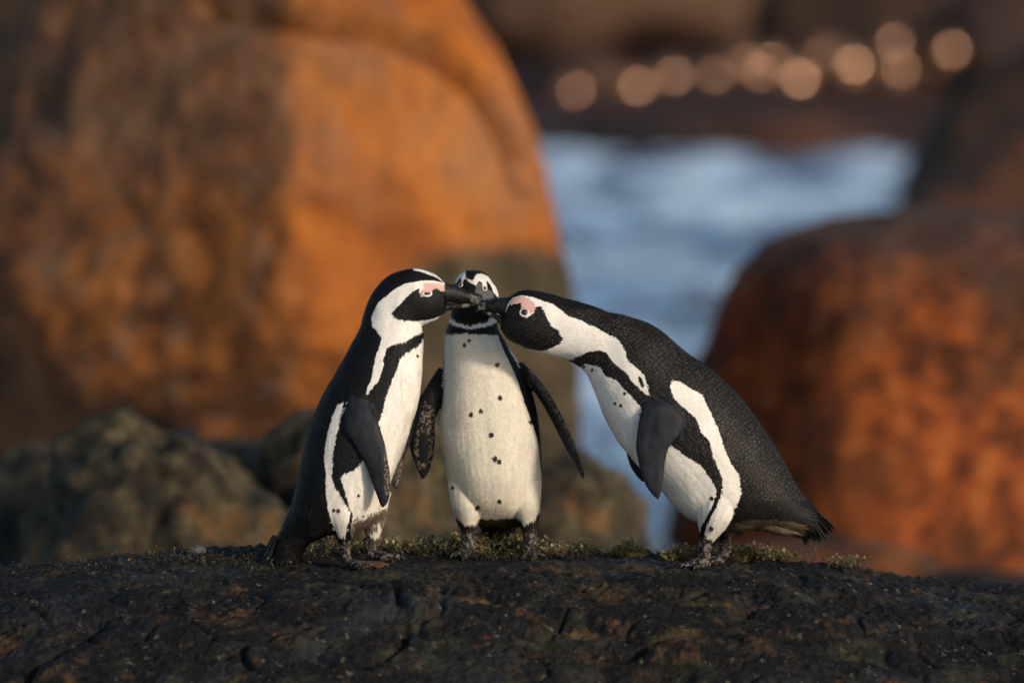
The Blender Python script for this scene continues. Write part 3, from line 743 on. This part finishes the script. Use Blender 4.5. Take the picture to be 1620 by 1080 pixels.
# flippers
Cc, A, Bv = [], [], []
for (px, py, th, ch, yy) in [(818, 575, 8, 14, .0), (834, 592, 8, 22, .0), (850, 612, 7, 25, -.01), (866, 636, 6, 26, -.015), (880, 660, 5.5, 25, -.02), (893, 686, 5, 23, -.02), (905, 712, 4.5, 19, -.02), (916, 737, 3.5, 12, -.015), (923, 756, 1.5, 3, -.01)]:
    Cc.append(at(px, py, B.y0 + yy)); A.append(np.array((th * 1.0, 0, th * .4)) * k); Bv.append(np.array((-.30 * ch, ch, -.05 * ch)) * k)
B.add(loft(Cc, A, Bv, 22, 50, 2.2), 1)
fy = [B.y0 + q for q in (0, -.01, -.02, -.025, -.03, -.03, -.03, -.03, -.03, -.03)]
B.pairs([((714, 592), (694, 580), 9), ((705, 612), (680, 602), 9), ((700, 632), (669, 622), 9), ((695, 648), (657, 642), 8), ((688, 664), (651, 666), 7), ((688, 690), (647, 692), 6.5), ((686.5, 718), (649, 716), 6), ((681, 740), (657, 738), 5), ((674, 753), (664, 752), 3), ((669, 758), (667, 758), 1.2)], y=fy, n=44, kind=1)
B.limb([(737, 765, -.045), (738, 800, -.05), (741, 836, -.045)], [29, 24, 12.5], 12); B.limb([(826, 765, -.045), (833, 800, -.05), (838, 836, -.045)], [28, 22, 12], 12)
B.limb([(787, 800, .06), (788, 835, .09), (788, 868, .12)], [34, 28, 20], 12)                     # tail behind the legs
B.foot((741, 832, -.045), (12.5, 12, 11.5), (-.15, -1)); B.foot((838, 832, -.045), (12, 11.5, 11.5), (.15, -1))
polyC = [('brown', [(690, 810), (870, 810), (870, 880), (690, 880)], 'front'),
         ('cream', [(690, 535), (705, 528), (742, 527.5), (787, 529.5), (797, 555), (808, 578), (819, 602), (829, 634), (838, 659), (848, 687), (852.5, 708), (856, 750), (860, 786), (856, 812), (851, 829), (829, 831), (822, 818), (800, 817), (780, 820), (760, 818), (753, 831), (728, 833), (700, 800), (698, 750), (690, 700), (690, 640)], 'front'),  # cream plumage with warm sunlight painted into its tone
         ('white', [(690, 480), (705, 495), (725, 510), (744, 514.5), (766, 510), (781, 500), (800, 480), (800, 500), (783, 511), (768, 517), (744, 520.5), (725, 517), (706, 508), (695, 505)], 'front'),
         ('white', [(725, 434), (731, 426), (737, 426), (737, 440), (733, 447), (731, 447), (729, 438), (724, 445), (722, 449), (718, 446), (719, 438)], 'front'),
         ('white', [(748, 444), (755, 434), (763, 433), (772, 438), (784, 454), (794, 470), (786, 469.5), (781, 463), (775, 450), (770, 444), (770.5, 455), (767, 459), (763, 456), (762.5, 446), (758, 445), (753, 452), (749, 450)], 'front'),
         ('pale', [(737, 440), (742, 443), (749, 443), (751, 451), (747, 450), (741, 446)], 'front'),
         ('grey', [(757, 448), (761, 448), (763, 456), (772, 458), (782, 466), (780, 472), (762, 474), (752, 466), (752, 456)], 'front'),
         ('white', [(796, 534), (802, 540), (812, 556), (820, 572), (827, 582), (820, 580), (812, 566), (804, 552)], 'body'),
         ('vent', [(759, 819), (815, 819), (822, 835), (810, 850), (765, 850), (748, 835)], 'front'),
         ('brown', [(718, 814), (724, 818), (736, 829), (752, 828), (752, 836), (722, 836)], 'front'), ('brown', [(830, 829), (846, 820), (854, 806), (854, 836), (828, 836)], 'front'),
         ('brown', [(810, 560), (940, 560), (940, 770), (810, 770)], 'flip'), ('streak', [(835, 585), (940, 600), (940, 770), (835, 770)], 'flip'),
         ('mottle', [(672, 632), (690, 650), (690, 730), (660, 745), (655, 700)], 'flip'), ('black', [(662, 690), (674, 680), (680, 700), (676, 730), (664, 735)], 'flip')]
spotsC = [(743, 539, 2.8), (735, 546, 3), (786.5, 577, 3.4), (791, 629, 3.8), (761, 650, 3.2), (746, 655, 3.4), (839, 667, 2.8), (777.7, 687, 4), (783, 724, 3.8), (790, 729, 3.6), (790, 791, 3.4), (756, 801, 3.2), (717, 770, 2.6)]
finish(B, 'penguin', 'middle penguin facing the camera with a spotted cream belly and flippers held out', GRP, polyC, spotsC, (788, 868), None, 85000,
       zones=[([(690, 400), (810, 400), (810, 500), (690, 500)], .0040, .0022, .0006), ([(700, 800), (870, 800), (870, 880), (700, 880)], .012, .002, .0025)], back_tip=(.015, .016, .020))
add_eye(B, 766.5, 456.2, 3.0, 2.8); add_eye(B, 729.5, 451, 2.6, 2.6)
# bill pointing at the camera
for nm, zs, w0 in (('upper_bill', 1, 1.0), ('lower_bill', -1, .85)):
    Cc, A, Bv = [], [], []
    for t, w, h in ((0, 14, 12), (.25, 12, 10), (.5, 9.5, 7.5), (.75, 7, 6), (.92, 4.5, 4.5), (1, 1.5, 2.5)):
        if zs < 0 and t > .95: continue
        yy = B.y0 - .062 - .062 * t
        py = 463 + 17 * t + (0 if zs > 0 else 11 - 6 * t)
        hh = h if zs > 0 else h * .5
        Cc.append(at(752 + 2 * t, py, yy)); A.append(np.array((w * w0 * k, 0, 0))); Bv.append(np.array((0, hh * k * .25, hh * k)))
    V, F, _ = loft(Cc, A, Bv, 16, 30, 2.0)
    t = np.concatenate([np.repeat(np.linspace(0, 1, 30), 16), [0, 1]])
    g = sstep(.55, .62, t) * (1 - sstep(.85, .9, t)) * (.45 + .55 * np.clip(2.5 * noise(V * 140), -1, 1)) + .25 * np.clip(noise(V * 200), 0, 1)
    g = np.clip(g, 0, 1)
    mesh_obj(nm, V - B.base, F, M_BILL, parent=B.root, col=np.array([[.018, .017, .016]]) * (1 - g[:, None]) + np.array([[.30, .29, .26]]) * g[:, None])

# ---------- right penguin, bowing towards the left
B = Bird(-0.02)
B.pairs([((806, 469), (792, 518), 17), ((820, 461.5), (804, 536), 27), ((838, 460), (826, 549), 34), ((860, 463), (850, 557.5), 37), ((890, 470), (874, 564), 38), ((925, 480), (896, 568), 40), ((960, 493), (914, 578), 43), ((992, 500.5), (928, 593), 48), ((1022, 509), (939, 617), 56), ((1050, 527), (950, 641), 63),
         ((1078, 552), (962, 668), 68), ((1104, 571), (976, 695), 72), ((1135, 592), (991, 714), 75), ((1162, 618), (1008, 734), 78), ((1187, 649), (1028, 757), 79), ((1213, 686), (1050, 780), 78), ((1237, 725), (1073, 806), 73), ((1254, 756), (1097, 823), 64), ((1266, 776), (1148, 838), 52), ((1275, 789), (1195, 837), 42), ((1284, 800), (1235, 844), 34), ((1292, 812), (1260, 846), 26), ((1299, 825), (1279, 846), 18), ((1303, 834), (1292, 842), 9)], n=120, nseg=44)
fy = [B.y0 + q for q in (-.066, -.092, -.100, -.106, -.110, -.112, -.112, -.111, -.110, -.109)]
B.pairs([((1054, 612), (1020, 610), 9), ((1068, 638), (1017, 640), 10), ((1082, 660), (1012, 661), 9.5), ((1077.5, 684), (1007.5, 685), 9), ((1060, 706), (1006, 705), 8), ((1053, 728), (1009, 726), 7), ((1050, 750), (1014, 748), 6), ((1048, 770), (1022, 769), 5), ((1044, 784), (1033, 783), 3.5), ((1042, 789), (1039.5, 788.5), 1.3)], y=fy, n=50, kind=1)
fy = [B.y0 + q for q in (.05, .08, .09, .09, .09, .09)]
B.pairs([((1050, 645), (1004, 645), 8), ((1040, 685), (992, 684), 8), ((1035, 716), (990, 712), 7), ((1032, 740), (996, 734), 6), ((1026, 756), (1006, 750), 4), ((1018, 762), (1014, 760), 1.5)], y=fy, n=30, kind=1)
B.limb([(1140, 775, -.04), (1130, 815, -.052), (1118, 852, -.05)], [42, 30, 11], 12)
B.limb([(1160, 790, .03), (1158, 825, .04), (1150, 850, .04)], [38, 26, 12], 12)
B.foot((1117, 850, -.05), (11, 10, 9), (-.75, -.65), .9); B.foot((1148, 850, .04), (11, 10, 9), (-.95, -.3), .9)
def z5(*p): return [(760 + x / 4.5, 440 + y / 4.5) for x, y in p]
def z6(*p): return [(960 + x / 2.571, 480 + y / 2.571) for x, y in p]
polyR = [('white', z5((200, 180), (230, 138), (300, 125), (380, 140), (450, 165), (510, 185), (570, 225), (620, 270), (720, 305), (790, 340), (850, 370), (900, 400), (960, 425), (1000, 470), (1025, 520), (1040, 580), (1100, 630), (1160, 690), (1180, 770), (1195, 850), (1160, 820), (1100, 760), (1060, 720), (1030, 670), (960, 620), (920, 580), (890, 530), (850, 515), (780, 520), (700, 555), (615, 590), (560, 640), (280, 540), (100, 480), (100, 250))),
         ('white', z5((640, 680), (730, 612), (760, 612), (850, 630), (880, 690), (960, 720), (1010, 780), (1080, 850), (1140, 920), (1200, 1010)) + [(1063, 705.6), (1084.5, 721), (1104, 733), (1115.6, 748), (1127, 764), (1131, 779.5), (1123, 803), (1112, 822), (1107, 836), (1085, 850), (990, 760), (930, 640), (910, 600)]),
         ('white', z6((260, 310), (250, 340), (265, 385), (310, 425), (355, 465), (375, 520), (410, 560), (420, 610), (440, 660), (460, 700), (460, 760), (440, 820), (400, 890), (393, 930), (430, 965), (480, 925), (510, 850), (540, 770), (530, 690), (500, 650), (470, 590), (450, 520), (420, 450), (380, 370), (330, 340), (290, 315))),
         ('black', z5((60, 290), (150, 285), (205, 190), (290, 180), (300, 200), (290, 240), (300, 270), (330, 285), (375, 250), (390, 210), (430, 200), (460, 260), (500, 340), (550, 370), (577, 430), (560, 470), (520, 492), (430, 520), (320, 500), (180, 430), (60, 400))),
         ('black', z5((1110, 690), (1135, 700), (1160, 770), (1150, 785), (1120, 740))),
         ('pink', z5((200, 185), (205, 165), (230, 142), (290, 128), (350, 150), (392, 195), (385, 230), (345, 255), (300, 250), (288, 215), (290, 180), (235, 184))),
         ('slate', [(990, 640), (1030, 622), (1060, 640), (1100, 640), (1100, 800), (990, 800)], 'flip'),
         ('vent', [(1150, 828), (1180, 818), (1260, 824), (1262, 860), (1150, 860)]), ('buff', [(1196, 836), (1210, 829), (1232, 831), (1252, 838), (1246, 848), (1222, 846), (1205, 842)]), ('dirty', [(1150, 842), (1165, 826), (1188, 828), (1190, 838), (1170, 842), (1155, 852)]),
         ('white', [(1277, 795), (1280, 797), (1288, 810), (1286, 812), (1281, 806)])]
spotsR = [(971.7, 637.5, 2.2), (981, 641.4, 2.6), (986.5, 622, 2.2), (972, 638, 2), (923, 580, 2.4), (936, 585, 2.4), (1123.4, 787, 3), (1123.4, 834, 3.2)]
finish(B, 'penguin', 'penguin at right bowing forward with its back arched and beak against the others', GRP, polyR, spotsR, (1125, 885), None, 85000,
       zones=[([(1245, 780), (1330, 780), (1330, 880), (1245, 880)], .030, .005, .0035), ([(780, 440), (900, 440), (880, 565), (780, 560)], .0042, .0024, .0006), ([(1100, 820), (1250, 815), (1250, 870), (1100, 870)], .013, .002, .003), ([(1020, 500), (1330, 700), (1250, 830), (1150, 800), (1050, 600), (960, 500)], .0052, .0034, .0013)], back_tip=(.072, .061, .055), rows=True)
add_eye(B, 829.5, 494.2, 5.0, 4.8)
add_bill(B, [((812, 467), (806, 500), 15), ((803, 470), (797, 501), 13), ((790, 471), (787, 496), 10), ((777, 475), (776, 493), 7.5), ((766, 478), (766, 490), 5), ((757, 482), (757, 491), 3.5), ((752, 488), (753, 494), 1.5)],
         [((806, 500), (798, 522), 14), ((797, 501), (791, 514), 11), ((786, 496.5), (783, 505), 8), ((775, 493.5), (774, 499), 5.5), ((764, 491.5), (764, 494.5), 2)], (.62, .80))

def tail_fan(bird, root, tip, spread, n, ln, col=(.007, .007, .008)):
    k = 12 / FPX; V, F, Cl = [], [], []
    a = at(*root, bird.y0); b2 = at(*tip, bird.y0); d0 = b2 - a; d0 /= np.linalg.norm(d0); up = np.cross([0, 1., 0], d0)
    for q in range(n):
        f, g = random.uniform(-1, 1), random.uniform(-1, 1)
        o = a + np.array([0, 1, 0]) * f * spread[0] * k + up * g * spread[1] * k
        d = d0 + np.array([0, 1, 0]) * f * .14 + up * g * .14; d /= np.linalg.norm(d)
        L = ln * k * random.uniform(.75, 1.1); w = random.uniform(1.3, 2.3) * k
        sd = np.cross(d, up * g + np.array([0, 1, 0]) * .01 + up * random.uniform(-.6, .6) + np.array([0, random.uniform(-.8, .8), 0])); sd /= np.linalg.norm(sd) + 1e-6
        nn = np.cross(sd, d); i0 = len(V)
        for t, ww in ((0, .5), (.35, 1), (.75, .8), (1, .05)):
            c = o + d * L * t + nn * .002 * t * t
            V += [c - sd * w * ww, c + nn * .0007 * ww, c + sd * w * ww]
        for r in range(3):
            F += [(i0 + r * 3, i0 + r * 3 + 1, i0 + r * 3 + 4, i0 + r * 3 + 3), (i0 + r * 3 + 1, i0 + r * 3 + 2, i0 + r * 3 + 5, i0 + r * 3 + 4)]
        Cl += [np.array(col) * random.uniform(.6, 2.2)] * 12
    mesh_obj('tail', np.array(V) - bird.base, F, M_PLUME, parent=bird.root, col=np.array(Cl), smooth=True)
tail_fan(PL, (442, 850), (428, 893), (20, 11), 80, 40)
tail_fan(PL, (458, 858), (450, 893), (18, 11), 60, 34)
tail_fan(B, (1284, 817), (1311, 850), (20, 12), 110, 42)
tail_fan(B, (1272, 824), (1292, 858), (18, 13), 90, 38)

# ------------------------------------------------------------------ moss
def moss_strands(pts, hts, cols):
    V, F, Cl = [], [], []
    for p, h, c in zip(pts, hts, cols):
        az = random.uniform(0, 6.28); lean = random.uniform(.15, .75)
        d = np.array([math.cos(az) * lean, math.sin(az) * lean, 1.0]); d /= np.linalg.norm(d)
        cur = np.array([math.cos(az + random.uniform(-1, 1)), math.sin(az), -.4]) * .5
        nl = 6
        for j in range(nl):
            t = (j + .6) / nl
            q = p + d * h * t + cur * h * t * t * .6
            a2 = random.uniform(0, 6.28); el = random.uniform(-.1, .9)
            ld = np.array([math.cos(a2) * math.cos(el), math.sin(a2) * math.cos(el), math.sin(el)])
            s_ = np.cross(ld, [0, 0, 1.0]); s_ /= np.linalg.norm(s_) + 1e-6
            ln = h * .34 * random.uniform(.7, 1.2); w = ln * .28
            b0 = len(V)
            V += [q - s_ * w * .5, q + ld * ln * .5 + s_ * w, q + ld * ln, q + ld * ln * .5 - s_ * w]
            F.append((b0, b0 + 1, b0 + 2, b0 + 3))
            g = .45 + .75 * t
            Cl += [c * g * .8, c * g, c * g * 1.25, c * g]
    return np.array(V), np.array(F), np.array(Cl)

MC = [np.array(c) for c in ((.22, .19, .06), (.28, .23, .09), (.14, .135, .05), (.30, .25, .14), (.17, .12, .06))]
pts, hts, cols = [], [], []
bands = [(640, 872, 70, 5, 260, .016), (745, 868, 60, 6, 380, .020), (700, 872, 50, 6, 260, .018), (820, 868, 45, 6, 300, .018), (880, 874, 30, 5, 130, .014), (560, 872, 90, 7, 220, .013), (480, 872, 60, 8, 170, .013), (300, 884, 120, 12, 260, .010),
         (1210, 884, 70, 4, 260, .016), (1160, 880, 40, 5, 180, .018), (1075, 880, 25, 5, 120, .015), (1335, 896, 30, 4, 120, .014), (180, 900, 160, 14, 250, .009), (410, 895, 90, 14, 220, .010), (850, 882, 90, 6, 160, .010), (760, 880, 120, 7, 320, .012)]
for (cx, cy, sx_, sy_, n, h) in bands:
    for _ in range(n):
        p = on_rock(random.gauss(cx, sx_ * .55), random.gauss(cy, sy_ * .6))
        if p is None or p[1] > .5 or noise(np.array([[p[0] * 26, p[1] * 26, 3.]]))[0] < random.uniform(-.6, .25): continue
        pts.append(p - [0, 0, .001]); hts.append(1.75 * h * random.uniform(.6, 1.3)); cols.append(random.choice(MC) * random.uniform(.3, 1.1) * (.5 if h < .0125 else 1))
V, F, Cl = moss_strands(pts, hts, cols)
tag(mesh_obj('moss', V, F, M_MOSS, col=Cl, smooth=False), 'short olive moss growing along the top of the dark rock', 'moss', kind='stuff')

def cushion(px, py, rx, h, n, label, tint=1.0):
    c = on_rock(px, py); k = 12 / FPX; rx *= k; h *= k
    pts, hts, cols = [], [], []
    for _ in range(n):
        a = random.uniform(0, 6.28); r = math.sqrt(random.random())
        x, y = c[0] + rx * r * math.cos(a), c[1] + rx * .7 * r * math.sin(a)
        z = ground_z(x, y)
        top = h * (1 - r ** 2.5) * (.75 + .35 * noise(np.array([[x * 60, y * 60, 1.]]))[0])
        pts.append(np.array([x, y, z + max(0, top - .006) * random.uniform(.45, 1)])); hts.append(.018 * random.uniform(.6, 1.25)); cols.append(random.choice(MC) * random.uniform(.8, 1.6) * tint * 1.3)
    V, F, Cl = moss_strands(pts, hts, cols)
    # dark humus core of the cushion
    Vc = D4 * np.array([rx * .85, rx * .55, h * .55]); Vc = Vc * (1 + .18 * noise(D4 * 3 + px)[:, None]); Vc[:, 2] = np.maximum(Vc[:, 2], -.01); Vc += c
    o = mesh_obj('moss_cushion', np.vstack([V]), F, M_MOSS, base=c, col=Cl, smooth=False)
    core = mesh_obj('moss_base', Vc - c, F4, M_MOSS, parent=o, col=np.tile((.05, .04, .016), (len(Vc), 1)))
    tag(o, label, 'moss')
cushion(925, 877, 30, 26, 420, 'pale green feathery moss cushion just right of the middle penguin')
cushion(994, 880, 30, 27, 420, 'dark rounded moss cushion halfway between the middle and right penguins', .8)
cushion(1063, 884, 13, 20, 130, 'small pale moss tuft beside the foot of the right penguin', 1.1)
cushion(875, 877, 18, 12, 150, 'low moss tuft at the outer foot of the middle penguin')
cushion(1170, 886, 20, 16, 200, 'low moss tuft under the belly of the right penguin')
cushion(745, 874, 26, 15, 260, 'ragged moss patch at the foot of the middle penguin nearest the left penguin', .9)

# reddish stone chip by the feet of the left penguin, pale stone on the ridge
def chip(px, py, rx, ry, rz, col, label):
    c = on_rock(px, py); k = 12 / FPX
    V = D4 * np.array([rx, ry, rz]) * k; V = V * (1 + .22 * fbm(D4 * 1.7 + px, 3)[:, None])
    cc = np.array(col) * (1 + .5 * fbm(D4 * 5 + px, 3))[:, None]
    o = mesh_obj('stone', V + c + [0, 0, rz * k * .3], F4, M_CHIP, base=c, col=np.clip(cc, .004, 1)); tag(o, label, 'stone')
M_CHIP = attr_mat('stone_chip', .85, .5, 90, .3)
chip(585, 896, 30, 24, 7, (.075, .036, .018), 'flat rusty brown stone at the feet of the left penguin')
chip(312, 874, 14, 12, 9, (.10, .10, .11), 'small pale grey lichen lump on the rock ridge at left')
